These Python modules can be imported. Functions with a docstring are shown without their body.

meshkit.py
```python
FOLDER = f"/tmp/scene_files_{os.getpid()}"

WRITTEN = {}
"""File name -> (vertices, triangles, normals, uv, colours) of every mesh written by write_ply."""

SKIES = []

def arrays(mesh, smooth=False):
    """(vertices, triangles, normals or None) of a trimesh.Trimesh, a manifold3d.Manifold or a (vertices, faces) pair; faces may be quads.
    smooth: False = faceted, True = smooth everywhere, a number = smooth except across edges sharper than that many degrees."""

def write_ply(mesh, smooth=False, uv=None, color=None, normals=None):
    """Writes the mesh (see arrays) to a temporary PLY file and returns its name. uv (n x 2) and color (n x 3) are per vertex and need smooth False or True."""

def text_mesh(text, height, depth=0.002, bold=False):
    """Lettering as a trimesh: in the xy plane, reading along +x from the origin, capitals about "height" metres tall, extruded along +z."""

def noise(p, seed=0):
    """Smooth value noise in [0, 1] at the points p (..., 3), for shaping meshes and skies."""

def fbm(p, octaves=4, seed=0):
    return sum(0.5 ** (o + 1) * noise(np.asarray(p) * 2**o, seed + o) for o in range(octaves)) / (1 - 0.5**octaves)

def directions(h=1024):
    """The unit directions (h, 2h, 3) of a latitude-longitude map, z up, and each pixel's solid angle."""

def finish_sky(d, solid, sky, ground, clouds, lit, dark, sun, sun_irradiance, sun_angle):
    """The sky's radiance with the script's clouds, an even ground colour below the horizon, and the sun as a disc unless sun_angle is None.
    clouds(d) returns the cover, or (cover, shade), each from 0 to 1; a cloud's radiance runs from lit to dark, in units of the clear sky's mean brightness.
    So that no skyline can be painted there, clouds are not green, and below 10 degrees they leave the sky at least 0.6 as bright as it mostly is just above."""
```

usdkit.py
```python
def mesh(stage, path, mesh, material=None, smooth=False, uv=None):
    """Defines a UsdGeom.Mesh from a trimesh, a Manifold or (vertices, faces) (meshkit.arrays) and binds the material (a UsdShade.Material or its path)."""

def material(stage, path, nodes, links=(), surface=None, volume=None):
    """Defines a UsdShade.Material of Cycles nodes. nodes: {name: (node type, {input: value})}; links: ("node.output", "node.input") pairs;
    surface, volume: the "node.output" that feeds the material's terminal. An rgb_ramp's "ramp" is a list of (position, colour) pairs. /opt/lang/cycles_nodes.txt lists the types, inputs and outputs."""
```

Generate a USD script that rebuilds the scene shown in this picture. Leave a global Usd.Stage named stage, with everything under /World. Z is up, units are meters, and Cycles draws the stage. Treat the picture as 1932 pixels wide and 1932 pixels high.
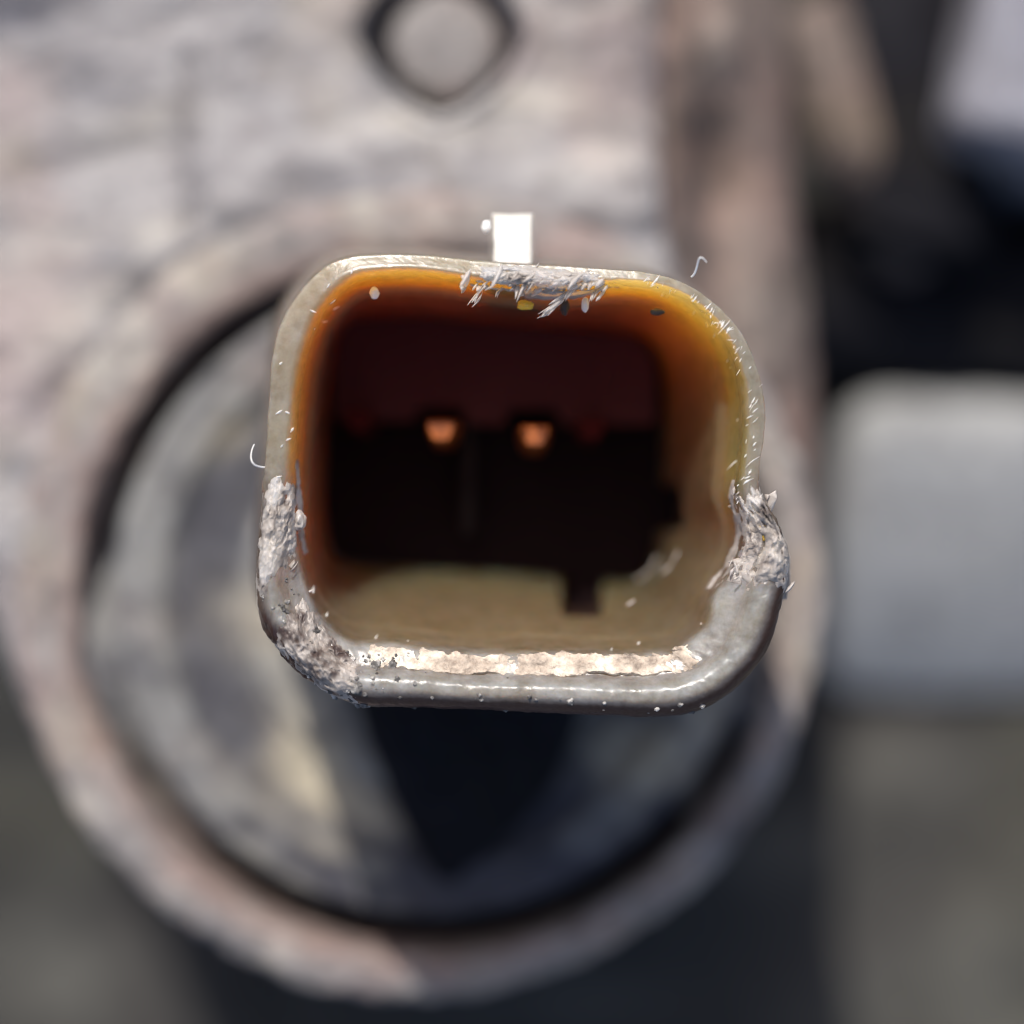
import math, random
import numpy as np, trimesh
from scipy.interpolate import CubicSpline, PchipInterpolator
import usdkit, meshkit
from meshkit import fbm
from pxr import Usd, UsdGeom, UsdLux, UsdShade, Sdf, Gf, Vt

stage = Usd.Stage.CreateInMemory()
UsdGeom.SetStageUpAxis(stage, 'Z'); UsdGeom.SetStageMetersPerUnit(stage, 1.0)
world = UsdGeom.Xform.Define(stage, '/World')
stage.SetDefaultPrim(world.GetPrim())
UsdGeom.Scope.Define(stage, '/World/Looks')
random.seed(7); rng = np.random.default_rng(7)

# ---------------------------------------------------------------- camera, sky, sun, exposure
RIM, DIST, FRAME = 45.0, 80.0, 32.0          # millimetres: rim height over the ground, lens to rim, width seen at the rim
PIX = FRAME / 1932.0
EXPOSURE = 0.27
cam = UsdGeom.Camera.Define(stage, '/World/camera')
cam.AddTranslateOp().Set(Gf.Vec3d(0, 0, (RIM + DIST) * 1e-3))
cam.CreateHorizontalApertureAttr(36.0); cam.CreateVerticalApertureAttr(36.0)
cam.CreateFocalLengthAttr(36.0 * DIST / FRAME)
cam.CreateFStopAttr(36.0 * DIST / FRAME / 6.1)
cam.CreateFocusDistanceAttr((DIST + 0.6) * 1e-3)
cam.CreateClippingRangeAttr(Gf.Vec2f(0.005, 100))
cam.CreateExposureAttr(EXPOSURE)

TH = math.radians(39.5)
az = np.array([-0.22, 1.0]); az /= np.linalg.norm(az)
SUN = np.array([az[0] * math.sin(TH), az[1] * math.sin(TH), math.cos(TH)])
dome = UsdLux.DomeLight.Define(stage, '/World/sky')
dome.CreateIntensityAttr(1.0)
sky_m = usdkit.material(stage, '/World/Looks/sky', {
    's': ('sky_texture', {'sky_type': 'single_scattering', 'sun_disc': False, 'air_density': .7, 'aerosol_density': 3.0, 'sun_elevation': math.asin(SUN[2]), 'sun_rotation': math.atan2(SUN[0], SUN[1])}),
    'b': ('background_shader', {'strength': 0.13})}, [('s.color', 'b.color')], surface='b.background')
UsdShade.MaterialBindingAPI.Apply(dome.GetPrim()).Bind(sky_m)
dome.GetPrim().SetCustomDataByKey('kind', 'structure')
sun = UsdLux.DistantLight.Define(stage, '/World/sun')
sun.CreateIntensityAttr(0.9); sun.CreateAngleAttr(0.5); sun.CreateNormalizeAttr(True); sun.CreateColorAttr(Gf.Vec3f(1.0, 0.955, 0.89))
zx = SUN; xx = np.cross([0, 1, 0], zx); xx /= np.linalg.norm(xx); yx = np.cross(zx, xx)
sun.AddTransformOp().Set(Gf.Matrix4d(*xx, 0, *yx, 0, *zx, 0, 0, 0, 0, 1))

# ---------------------------------------------------------------- helpers
def sc(d): return PIX * (DIST + d) / DIST
def P(px, py, d):
    """The place in millimetres (z up, ground 0) that lies d below the rim and shows at this spot of the photograph."""
    return np.array([(px - 966) * sc(d), -(py - 966) * sc(d), RIM - d])
def P2(pts, d): return np.array([P(x, y, d)[:2] for x, y in pts])
used = {}
def numbered(path):
    n = used.get(path, -1) + 1; used[path] = n
    return path if n == 0 else f'{path}_{n:03d}'
def tag(p, label=None, cat=None, group=None, kind=None):
    for k, v in (('label', label), ('category', cat), ('group', group), ('kind', kind)):
        if v: p.SetCustomDataByKey(k, v)
    return p
def thing(name, at, label, cat, group=None):
    x = UsdGeom.Xform.Define(stage, numbered('/World/' + name))
    x.AddTranslateOp().Set(Gf.Vec3d(*(np.asarray(at, float) * 1e-3)))
    p = x.GetPrim(); tag(p, label, cat, group); p.at = None
    ORIGIN[str(p.GetPath())] = np.asarray(at, float)
    return p
ORIGIN = {}
def obj(name, mesh, mat, parent=None, smooth=40, attrs=None, label=None, cat=None, group=None, kind=None):
    """One Mesh prim; mesh in world millimetres."""
    base = str(parent.GetPath()) if parent else '/World'
    org = np.zeros(3)
    for k, v in ORIGIN.items():
        if base == k or base.startswith(k + '/'): org = v
    v, f = mesh if isinstance(mesh, tuple) else (mesh.vertices, mesh.faces)
    v = (np.asarray(v, float) - org) * 1e-3
    m = usdkit.mesh(stage, numbered(base + '/' + name), trimesh.Trimesh(v, np.asarray(f), process=False), M[mat], smooth=True if attrs else smooth)
    for k, a in (attrs or {}).items():
        UsdGeom.PrimvarsAPI(m).CreatePrimvar(k, Sdf.ValueTypeNames.FloatArray, 'vertex').Set(Vt.FloatArray.FromNumpy(np.asarray(a, np.float32)))
    return tag(m.GetPrim(), label, cat, group, kind)
def grid_faces(n, m, wrap_n=False, wrap_m=False):
    i, j = np.meshgrid(np.arange(n if wrap_n else n - 1), np.arange(m if wrap_m else m - 1), indexing='ij')
    i2, j2 = (i + 1) % n, (j + 1) % m
    a, b, c, d = (x.ravel() for x in (i * m + j, i2 * m + j, i2 * m + j2, i * m + j2))
    return np.vstack([np.stack([a, b, c], 1), np.stack([a, c, d], 1)])
def N(p, scale, oct=4, seed=0): return fbm(np.asarray(p) * scale + 100, oct, seed) - 0.5
def sstep(a, b, x): t = np.clip((np.asarray(x, float) - a) / (b - a), 0, 1); return t * t * (3 - 2 * t)
def blob(c, r, seed=0, rough=0.35, sub=3, freq=1.6):
    m = trimesh.creation.icosphere(subdivisions=sub)
    v = m.vertices
    k = 1 + rough * 2 * N(v, freq, 4, seed)
    m.vertices = v * k[:, None] * np.asarray(r) + np.asarray(c)
    return m
def shard(c, length, width, thick, ang, tilt=0.0, seed=0):
    """A thin torn sliver pointing along ang (degrees in the picture plane)."""
    r = np.random.default_rng(seed)
    n = 6; t = np.linspace(-0.5, 0.5, n)
    w = width * (1 - np.abs(t * 2) ** 2 * 0.85) * r.uniform(0.7, 1.2, n)
    rows = []
    bend = r.uniform(-.25, .25) * length
    for k in range(n):
        b = bend * (t[k] ** 2)
        rows += [(t[k] * length, -w[k] / 2 + b, 0), (t[k] * length, b, thick * r.uniform(.6, 1.2)), (t[k] * length, w[k] / 2 + b, 0), (t[k] * length, b, -thick * .6)]
    v = np.array(rows); f = grid_faces(n, 4, False, True).tolist() + [[0, 1, 2], [0, 2, 3], [(n-1)*4, (n-1)*4+2, (n-1)*4+1], [(n-1)*4, (n-1)*4+3, (n-1)*4+2]]
    R = trimesh.transformations.rotation_matrix(math.radians(ang), [0, 0, 1]) @ trimesh.transformations.rotation_matrix(math.radians(tilt), [0, 1, 0])
    m = trimesh.Trimesh(v, f, process=False); m.apply_transform(R); m.apply_translation(c)
    return m
def cat_(ms): return trimesh.util.concatenate(ms)
def tube(pts, r, n=8):
    pts = np.asarray(pts, float); k = len(pts)
    r = np.broadcast_to(r, k)
    t = np.gradient(pts, axis=0); t /= np.linalg.norm(t, axis=1, keepdims=True)
    up = np.array([0.13, 0.21, 0.97]); a = np.cross(t, up); a /= np.linalg.norm(a, axis=1, keepdims=True); b = np.cross(t, a)
    th = np.arange(n) / n * 2 * np.pi
    v = pts[:, None] + r[:, None, None] * (np.cos(th)[None, :, None] * a[:, None] + np.sin(th)[None, :, None] * b[:, None])
    v = np.vstack([v.reshape(-1, 3), pts[:1], pts[-1:]])
    f = grid_faces(k, n, False, True).tolist()
    for j in range(n):
        f += [[k * n, (j + 1) % n, j], [k * n + 1, (k - 1) * n + j, (k - 1) * n + (j + 1) % n]]
    m = trimesh.Trimesh(v, f, process=False); m.fix_normals(); return m

# ---------------------------------------------------------------- materials
M = {}
def mat(name, nodes, links, surface='p.BSDF'):
    M[name] = usdkit.material(stage, '/World/Looks/' + name, nodes, links, surface=surface)
def dusty(name, dark, mid, light, pink, pale=(.50, .465, .41), stain_shade=(.105, .105, .125), *, scale=1.0, rough=0.85, stretch=(1, 1, 1), warm=(0.40, 0.345, 0.265), bump=0.0003, warm_amt=.5):
    mat(name, {
        'g': ('geometry', {}), 'mp': ('mapping', {'scale': stretch, 'rotation': (0, 0, 0.35)}),
        'n1': ('noise_texture', {'scale': 210 * scale, 'detail': 5, 'roughness': .6}),
        'n2': ('noise_texture', {'scale': 130 * scale, 'detail': 4, 'roughness': .55}),
        'n3': ('noise_texture', {'scale': 1050 * scale, 'detail': 7, 'roughness': .72}),
        'n4': ('noise_texture', {'scale': 160 * scale, 'detail': 3, 'roughness': .5}),
        'o2': ('vector_math', {'math_type': 'add', 'vector2': (3.1, 1.7, 0.4)}), 'o4': ('vector_math', {'math_type': 'add', 'vector2': (-2.3, 5.1, 1.4)}),
        'r1': ('rgb_ramp', {'ramp': [(0.28, dark), (0.46, mid), (0.60, mid), (0.74, light)]}),
        'r2': ('rgb_ramp', {'ramp': [(0.50, (0, 0, 0)), (0.64, (.75, .75, .75))]}),
        'r4': ('rgb_ramp', {'ramp': [(0.50, (0, 0, 0)), (0.66, (warm_amt,) * 3)]}),
        'm2': ('mix', {'mix_type': 'mix', 'color2': pink}), 'm4': ('mix', {'mix_type': 'mix', 'color2': warm}),
        'r3': ('rgb_ramp', {'ramp': [(0.30, (.50, .49, .49)), (0.44, (.87, .855, .85)), (0.54, (1, 1, 1)), (0.70, (1.22, 1.22, 1.21))]}),
        'm3': ('mix', {'mix_type': 'multiply', 'fac': 1.0}),
        'ap': ('attribute', {'attribute': 'pale'}), 'as': ('attribute', {'attribute': 'stain_shade'}), 'mpa': ('mix', {'mix_type': 'mix', 'color2': pale}), 'mst': ('mix', {'mix_type': 'mix', 'color2': stain_shade}),
        'bm': ('bump', {'distance': bump, 'strength': .8}),
        'p': ('principled_bsdf', {'roughness': rough, 'specular_ior_level': .3 if max(light) > .05 else .1})},
        [('g.position', 'mp.vector'), ('mp.vector', 'n1.vector'), ('mp.vector', 'n3.vector'), ('mp.vector', 'o2.vector1'), ('mp.vector', 'o4.vector1'), ('o2.vector', 'n2.vector'), ('o4.vector', 'n4.vector'),
         ('n1.fac', 'r1.fac'), ('n2.fac', 'r2.fac'), ('n4.fac', 'r4.fac'), ('r1.color', 'm2.color1'), ('r2.color', 'm2.fac'), ('m2.color', 'm4.color1'), ('r4.color', 'm4.fac'),
         ('n3.fac', 'r3.fac'), ('m4.color', 'mpa.color1'), ('ap.fac', 'mpa.fac'), ('mpa.color', 'mst.color1'), ('as.fac', 'mst.fac'), ('mst.color', 'm3.color1'), ('r3.color', 'm3.color2'), ('m3.color', 'p.base_color'), ('n3.fac', 'bm.height'), ('bm.normal', 'p.normal')])
dusty('dusty_plate', (.14, .138, .145), (.335, .32, .32), (.47, .455, .45), (.365, .295, .28), stretch=(.92, 1.1, 1))
dusty('dusty_disc', (.09, .09, .10), (.225, .225, .22), (.36, .35, .33), (.24, .19, .175), pale=(.52, .455, .335), stain_shade=(.055, .055, .07), stretch=(1, 1, 1), warm=(.42, .38, .28), warm_amt=.6)
dusty('worn_collar', (.11, .105, .107), (.275, .255, .245), (.45, .43, .42), (.35, .27, .25), stain_shade=(.30, .20, .17), scale=1.3)
dusty('brown_flank', (.09, .07, .065), (.19, .15, .13), (.30, .25, .215), (.24, .16, .135), scale=.9, warm=(.18, .14, .085), pale=(.34, .29, .25), stain_shade=(.05, .042, .042))
dusty('asphalt', (.028, .028, .026), (.044, .044, .041), (.10, .099, .092), (.048, .043, .041), scale=.45, warm=(.09, .085, .062), bump=.001, pale=(.30, .29, .25))
dusty('pale_metal', (.27, .275, .275), (.38, .385, .385), (.47, .475, .475), (.40, .39, .385), scale=.6, warm=(.5, .5, .47), rough=.7)
dusty('blue_grey_metal', (.17, .17, .19), (.25, .25, .285), (.32, .32, .35), (.24, .225, .24), scale=.7, warm=(.25, .24, .26), rough=.6)
dusty('shade_black', (.008, .008, .010), (.014, .014, .018), (.022, .022, .026), (.016, .013, .014), scale=.8, warm=(.02, .018, .016), rough=.9)  # near-black for places of shade: gap floor, wedge and added tubes
def plastic(name, amber, grime, radius, rough=.33, sss=1.0, scale=1.0, spec=.5):
    """Translucent moulded plastic; the mesh's primvar 'grime' says where a grey film lies on it, a second one darkens shaded and stained parts."""
    mat(name, {
        'g': ('geometry', {}), 'a': ('attribute', {'attribute': 'grime'}), 'ad': ('attribute', {'attribute': 'shade_soot'}), 'md': ('mix', {'mix_type': 'mix', 'color2': (.036, .017, .014)}), 'sub': ('math', {'math_type': 'subtract', 'use_clamp': True}),
        'n': ('noise_texture', {'scale': 1500, 'detail': 6, 'roughness': .65}), 'n2': ('noise_texture', {'scale': 5200, 'detail': 4, 'roughness': .7}),
        'rn': ('rgb_ramp', {'ramp': [(.32, (.55, .55, .55)), (.68, (1.35, 1.35, 1.35))]}),
        'ga': ('mix', {'mix_type': 'multiply', 'fac': 1.0, 'color1': grime}),
        'mx': ('mix', {'mix_type': 'mix', 'color1': amber}),
        'inv': ('math', {'math_type': 'multiply_add', 'value2': -.85, 'value3': sss, 'use_clamp': True}),
        'ro': ('math', {'math_type': 'multiply_add', 'value2': .35, 'value3': rough - .18}),
        'bm': ('bump', {'distance': .000012, 'strength': .8}),
        'p': ('principled_bsdf', {'subsurface_method': 'random_walk', 'subsurface_radius': radius, 'subsurface_scale': .001 * scale, 'specular_ior_level': spec})},
        [('g.position', 'n.vector'), ('g.position', 'n2.vector'), ('n.fac', 'rn.fac'), ('rn.color', 'ga.color2'), ('ga.color', 'mx.color2'), ('a.fac', 'mx.fac'),
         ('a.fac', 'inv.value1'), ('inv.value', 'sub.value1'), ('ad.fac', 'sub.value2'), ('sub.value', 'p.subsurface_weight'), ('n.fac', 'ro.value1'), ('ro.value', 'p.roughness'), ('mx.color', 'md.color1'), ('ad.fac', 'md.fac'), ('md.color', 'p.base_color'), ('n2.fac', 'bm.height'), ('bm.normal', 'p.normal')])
plastic('amber_plastic', (.150, .110, .055), (.245, .25, .255), (1.15, .54, .20), rough=.29)
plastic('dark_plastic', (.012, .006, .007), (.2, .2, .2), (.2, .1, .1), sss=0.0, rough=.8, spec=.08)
plastic('pale_torn_plastic', (.54, .485, .43), (.30, .27, .25), (.35, .28, .2), rough=.4, sss=.6)
mat('chalk', {'g': ('geometry', {}), 'n': ('noise_texture', {'scale': 1400, 'detail': 5, 'roughness': .65}), 'r': ('rgb_ramp', {'ramp': [(.33, (.24, .19, .15)), (.5, (.52, .43, .345)), (.66, (.82, .74, .62))]}),
    'n2': ('noise_texture', {'scale': 4500, 'detail': 3}), 'bm': ('bump', {'distance': .00012, 'strength': .9}), 'p': ('principled_bsdf', {'roughness': .75})},
    [('g.position', 'n.vector'), ('g.position', 'n2.vector'), ('n.fac', 'r.fac'), ('r.color', 'p.base_color'), ('n2.fac', 'bm.height'), ('bm.normal', 'p.normal')])
mat('glossy_tab', {'p': ('principled_bsdf', {'base_color': (.66, .62, .55), 'roughness': .38, 'subsurface_weight': .3, 'subsurface_radius': (1, .7, .4), 'subsurface_scale': .0006})}, [])
mat('copper', {'g': ('geometry', {}), 'n': ('noise_texture', {'scale': 1200, 'detail': 4}), 'r': ('rgb_ramp', {'ramp': [(.38, (.19, .046, .006)), (.60, (.50, .135, .020))]}),
    'p': ('principled_bsdf', {'metallic': .1, 'roughness': .5})}, [('g.position', 'n.vector'), ('n.fac', 'r.fac'), ('r.color', 'p.base_color')])
mat('glint_red', {'p': ('principled_bsdf', {'base_color': (.065, .010, .010), 'roughness': .9, 'specular_ior_level': .05})}, [])  # dark red of the stubs that stand in for glints
mat('white_grain', {'p': ('principled_bsdf', {'base_color': (.88, .86, .82), 'roughness': .25, 'subsurface_weight': .3, 'subsurface_radius': (1, .8, .6), 'subsurface_scale': .0002})}, [])
mat('amber_grain', {'p': ('principled_bsdf', {'base_color': (.85, .50, .06), 'roughness': .2, 'subsurface_weight': .5, 'subsurface_radius': (1, .6, .1), 'subsurface_scale': .0003})}, [])
mat('dark_grain', {'p': ('principled_bsdf', {'base_color': (.045, .038, .036), 'roughness': .5})}, [])
mat('grey_grain', {'g': ('geometry', {}), 'n': ('noise_texture', {'scale': 2600, 'detail': 3}), 'r': ('rgb_ramp', {'ramp': [(.36, (.05, .045, .042)), (.52, (.17, .16, .15)), (.66, (.6, .57, .53))]}),
    'p': ('principled_bsdf', {'roughness': .45})}, [('g.position', 'n.vector'), ('n.fac', 'r.fac'), ('r.color', 'p.base_color')])

# ---------------------------------------------------------------- the ground
def ground():
    n = 200; xs = np.concatenate([[-3000, -800], np.linspace(-90, 90, n), [800, 3000]])
    X, Y = np.meshgrid(xs, xs, indexing='ij'); p = np.stack([X, Y, 0 * X], -1).reshape(-1, 3)
    near = 1 - sstep(80, 200, np.abs(p[:, :2]).max(1))
    p[:, 2] = near * (2.4 * N(p, .12, 4, 3) + 0.5 * N(p, .6, 3, 4)) - .8
    return p, grid_faces(len(xs), len(xs))
gv, gf = ground()
g_pa = sum(k * np.exp(-(((gv[:, :2] - P(x, y, 45)[:2]) / [a * sc(45), b * sc(45)]) ** 2).sum(1)) * (.6 + 1.6 * (N(gv, .35, 3, 9) + .25)) for x, y, a, b, k in [(1720, 1440, 110, 70, .35), (1800, 1850, 260, 160, .25), (90, 1860, 170, 110, .3), (1480, 1600, 120, 60, .25), (1100, 1900, 200, 40, .2)])
obj('ground', (gv, gf), 'asphalt', attrs={'pale': np.clip(g_pa, 0, .8)}, kind='structure')

# ---------------------------------------------------------------- the dusty cast housing: plate, flank, collar
CC = np.array([-3.55, -3.05]); RC = 15.2        # collar
DC = np.array([-3.15, -3.45]); RG = 13.15       # the round mouth in it
housing = thing('cast_housing', (*CC, 0), 'dusty grey cast metal housing with a round worn collar around the connector', 'machine housing')
def polyline_sdf(p, poly):
    """Signed distance to a closed polygon, inside negative."""
    p = p[:, :2]; d = np.full(len(p), 1e9); ins = np.zeros(len(p), bool)
    for a, b in zip(poly, np.roll(poly, -1, 0)):
        e = b - a; w = p - a; t = np.clip((w @ e) / (e @ e), 0, 1)
        d = np.minimum(d, np.linalg.norm(w - t[:, None] * e, axis=1))
        c = (a[1] > p[:, 1]) != (b[1] > p[:, 1])
        ins ^= c & (p[:, 0] < (b[0] - a[0]) * (p[:, 1] - a[1]) / (b[1] - a[1] + 1e-12) + a[0])
    return np.where(ins, -d, d)
STUD = P(829, 58, 17)[:2]
def plate_height(p):
    z = RIM - 17 + 0.9 * N(p * [0.7, 1.3, 1], .22, 3, 11) + .5 * N(p * [.7, 1.3, 1], .7, 3, 12) + .17 * N(p, 1.8, 4, 13)
    # shallow diagonal furrows in the casting
    for (x0, y0, x1, y1, w, h) in [(250, 600, 560, 400, 1.0, -.7), (60, 330, 330, 260, .9, -.4), (560, 350, 800, 330, .8, -.35), (1080, 440, 1230, 445, .5, -.6), (120, 760, 330, 640, 1.0, -.5), (940, 260, 1200, 270, .8, -.35), (360, 110, 372, 420, .35, -.5)]:
        a, b = P(x0, y0, 17)[:2], P(x1, y1, 17)[:2]; e = b - a; w_ = p[:, :2] - a
        t = np.clip((w_ @ e) / (e @ e), 0, 1); d = np.linalg.norm(w_ - t[:, None] * e, axis=1)
        z = z + h * np.exp(-(d / w) ** 2)
    # raised band that runs into the collar
    r = np.linalg.norm(p[:, :2] - CC, axis=1)
    z = z + 1.0 * np.exp(-((r - RC) / 2.6) ** 2)
    return z
def diamond(p, c, r, k=1.5):
    q = np.abs((p[:, :2] - c)); a = math.radians(8)
    return (q[:, 0] ** k + q[:, 1] ** k) ** (1 / k) - r
def heightfield(x0, x1, y0, y1, step, hfun, poly, edge=.8, floor=0.0, hole=None):
    xs, ys = np.arange(x0, x1, step), np.arange(y0, y1, step)
    X, Y = np.meshgrid(xs, ys, indexing='ij'); p = np.stack([X, Y, 0 * X], -1).reshape(-1, 3)
    s = polyline_sdf(p, poly) if poly is not None else np.full(len(p), -9.0)
    h = hfun(p); e = np.clip((s + edge) / edge, 0, 1)
    h = h - edge * .8 * (1 - np.sqrt(np.maximum(1 - e * e, 0)))
    z = np.where(s > 0, floor, h); p[:, 2] = z
    f = grid_faces(len(xs), len(ys))
    keep = (s[f] < step * 1.5).all(1)
    if hole is not None: keep &= ~(hole(p)[f] < 0).all(1)
    f = f[keep]; u, inv = np.unique(f, return_inverse=True)
    return p[u], inv.reshape(-1, 3)
plate_poly = P2([(-260, -260), (1252, -260), (1248, 200), (1255, 420), (1290, 560), (1330, 760), (900, 1300), (200, 1500), (40, 1330), (-60, 1080), (-260, 700)], 17)
def hole_fun(p): return np.minimum(np.linalg.norm(p[:, :2] - CC, axis=1) - (RC - .8), diamond(p, STUD, 3.3) + .0)
def spots(v, d, lst):
    """Sum of soft elongated patches: (x, y, half length, half width, degrees, strength) in the photograph's picture plane."""
    x, y = v[:, 0] / sc(d) + 966, 966 - v[:, 1] / sc(d); out = np.zeros(len(v))
    for px, py, a, b, ang, k in lst:
        c, s_ = math.cos(math.radians(ang)), math.sin(math.radians(ang)); u = (x - px) * c - (y - py) * s_; w = (x - px) * s_ + (y - py) * c
        u = u + 40 * N(v, .5, 3, int(px) % 97) * 2; w = w + b * 1.2 * N(v, .9, 3, int(py) % 89)
        out += k * np.exp(-(u / a) ** 2 - (w / b) ** 2)
    return out
pv, pf = heightfield(-25, 9, -14, 25, .14, plate_height, plate_poly, edge=2.4, hole=hole_fun)
STREAK = N(pv * [.45, 1.5, 1] @ np.array([[.94, -.34, 0], [.34, .94, 0], [0, 0, 1]]), .55, 4, 401)
p_st = np.clip(spots(pv, 17, [(430, 480, 170, 34, 28, .75), (330, 590, 110, 45, 30, .5), (1150, 450, 90, 22, 5, .7), (650, 345, 150, 22, -8, .45), (700, 390, 120, 20, 5, .35), (960, 290, 130, 20, 8, .35), (150, 300, 120, 40, 20, .3), (360, 330, 22, 100, 0, .6), (230, 500, 70, 40, 20, .35), (120, 700, 90, 40, 40, .35), (1120, 100, 60, 40, 0, .4), (0, 20, 150, 50, 15, .9), (900, 400, 120, 22, 0, .35), (500, 250, 100, 20, 10, .3), (60, 900, 60, 70, 60, .3), (520, 120, 90, 60, 30, .35), (170, 160, 110, 50, 10, .35), (620, 470, 80, 30, 10, .3)]) + np.clip(1.5 * STREAK - .06, 0, .6), 0, .9)
p_pa = np.clip(spots(pv, 17, [(830, 215, 150, 34, 5, .9), (270, 240, 110, 40, 20, .5), (240, 520, 100, 40, 30, .6), (130, 640, 80, 60, 30, .5), (1010, 185, 100, 30, -20, .6), (300, 440, 80, 30, 20, .5), (1150, 300, 90, 60, 0, .4), (60, 480, 100, 60, 20, .3)]), 0, .85)
obj('plate', (pv, pf), 'dusty_plate', housing, attrs={'stain_shade': p_st, 'pale': p_pa})
# the recess at the top with the blunt stud inside it
def recess():
    th = np.linspace(0, 2 * np.pi, 120, endpoint=False); rows = []
    for rr, zz in [(3.65, .16), (3.45, .14), (3.25, -.1), (3.12, -.6), (3.05, -3.0), (3.0, -4.2), (.01, -4.3)]:
        k = 1.5; c, s = np.cos(th), np.sin(th); q = rr / (np.abs(c) ** k + np.abs(s) ** k) ** (1 / k)
        v = np.stack([STUD[0] + q * c, STUD[1] + q * s, 0 * th], 1)
        base = plate_height(v) if zz > -.3 else np.full(len(th), RIM - 17.0)
        v[:, 2] = base + zz; rows.append(v)
    n = len(rows); v = np.concatenate(rows)
    return v, grid_faces(n, 120, False, True)[:, ::-1]
obj('recess', recess(), 'dusty_plate', housing, smooth=True)
def flank_height(p):
    return np.interp(p[:, 0], [3.5, 6, 9.0, 12.5], [RIM - 19.2, RIM - 19.6, RIM - 21.0, RIM - 23.0]) + 1.1 * N(p, .3, 3, 21) + .2 * N(p, 1.5, 3, 22) \
        + 1.6 * np.exp(-(((p[:, :2] - P(1350, 70, 20)[:2]) / [1.5, 1.9]) ** 2).sum(1)) + 0.9 * np.exp(-(((p[:, :2] - P(1440, 560, 20)[:2]) / [1.6, 4.5]) ** 2).sum(1)) \
        - 1.3 * np.exp(-(((p[:, :2] - P(1330, 300, 20)[:2]) / [.9, 2.2]) ** 2).sum(1))
flank_poly = P2([(1180, -260), (1490, -260), (1500, 120), (1520, 380), (1545, 560), (1560, 760), (1560, 1050), (1400, 1300), (1100, 900)], 20.5)
FLANK = (heightfield(2, 15.5, -9, 25, .14, flank_height, flank_poly, edge=1.2, hole=lambda p: np.linalg.norm(p[:, :2] - CC, axis=1) - (RC - .8)), 'brown_flank')
fv = FLANK[0][0]
f_st = np.clip(spots(fv, 20, [(1345, 225, 60, 36, 0, 1.0), (1310, 430, 26, 150, 0, .8), (1350, 330, 40, 70, 0, .7), (1525, 250, 40, 260, 0, .7), (1300, 60, 30, 110, 0, .5)]) + np.clip(2.6 * N(fv, .7, 4, 23) - .1, 0, .6), 0, .9)  # first spot paints the lug's cast shadow into the colour
f_pa = np.clip(spots(fv, 20, [(1345, 110, 50, 60, 0, .7), (1400, 520, 50, 160, 0, .4), (1470, 620, 40, 100, 0, .4)]), 0, .7)
obj('side_ledge', FLANK[0], 'brown_flank', housing, attrs={'stain_shade': f_st, 'pale': f_pa})
def lathe(c, prof, n=480, zfun=None):
    """prof: (radius, z) from the outside in."""
    th = np.linspace(0, 2 * np.pi, n, endpoint=False); prof = np.asarray(prof, float)
    r, z = prof[:, 0][:, None], prof[:, 1][:, None]
    v = np.stack([c[0] + r * np.cos(th), c[1] + r * np.sin(th), z + 0 * th], -1).reshape(-1, 3)
    return v, grid_faces(len(prof), n, False, True)[:, ::-1]
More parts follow.
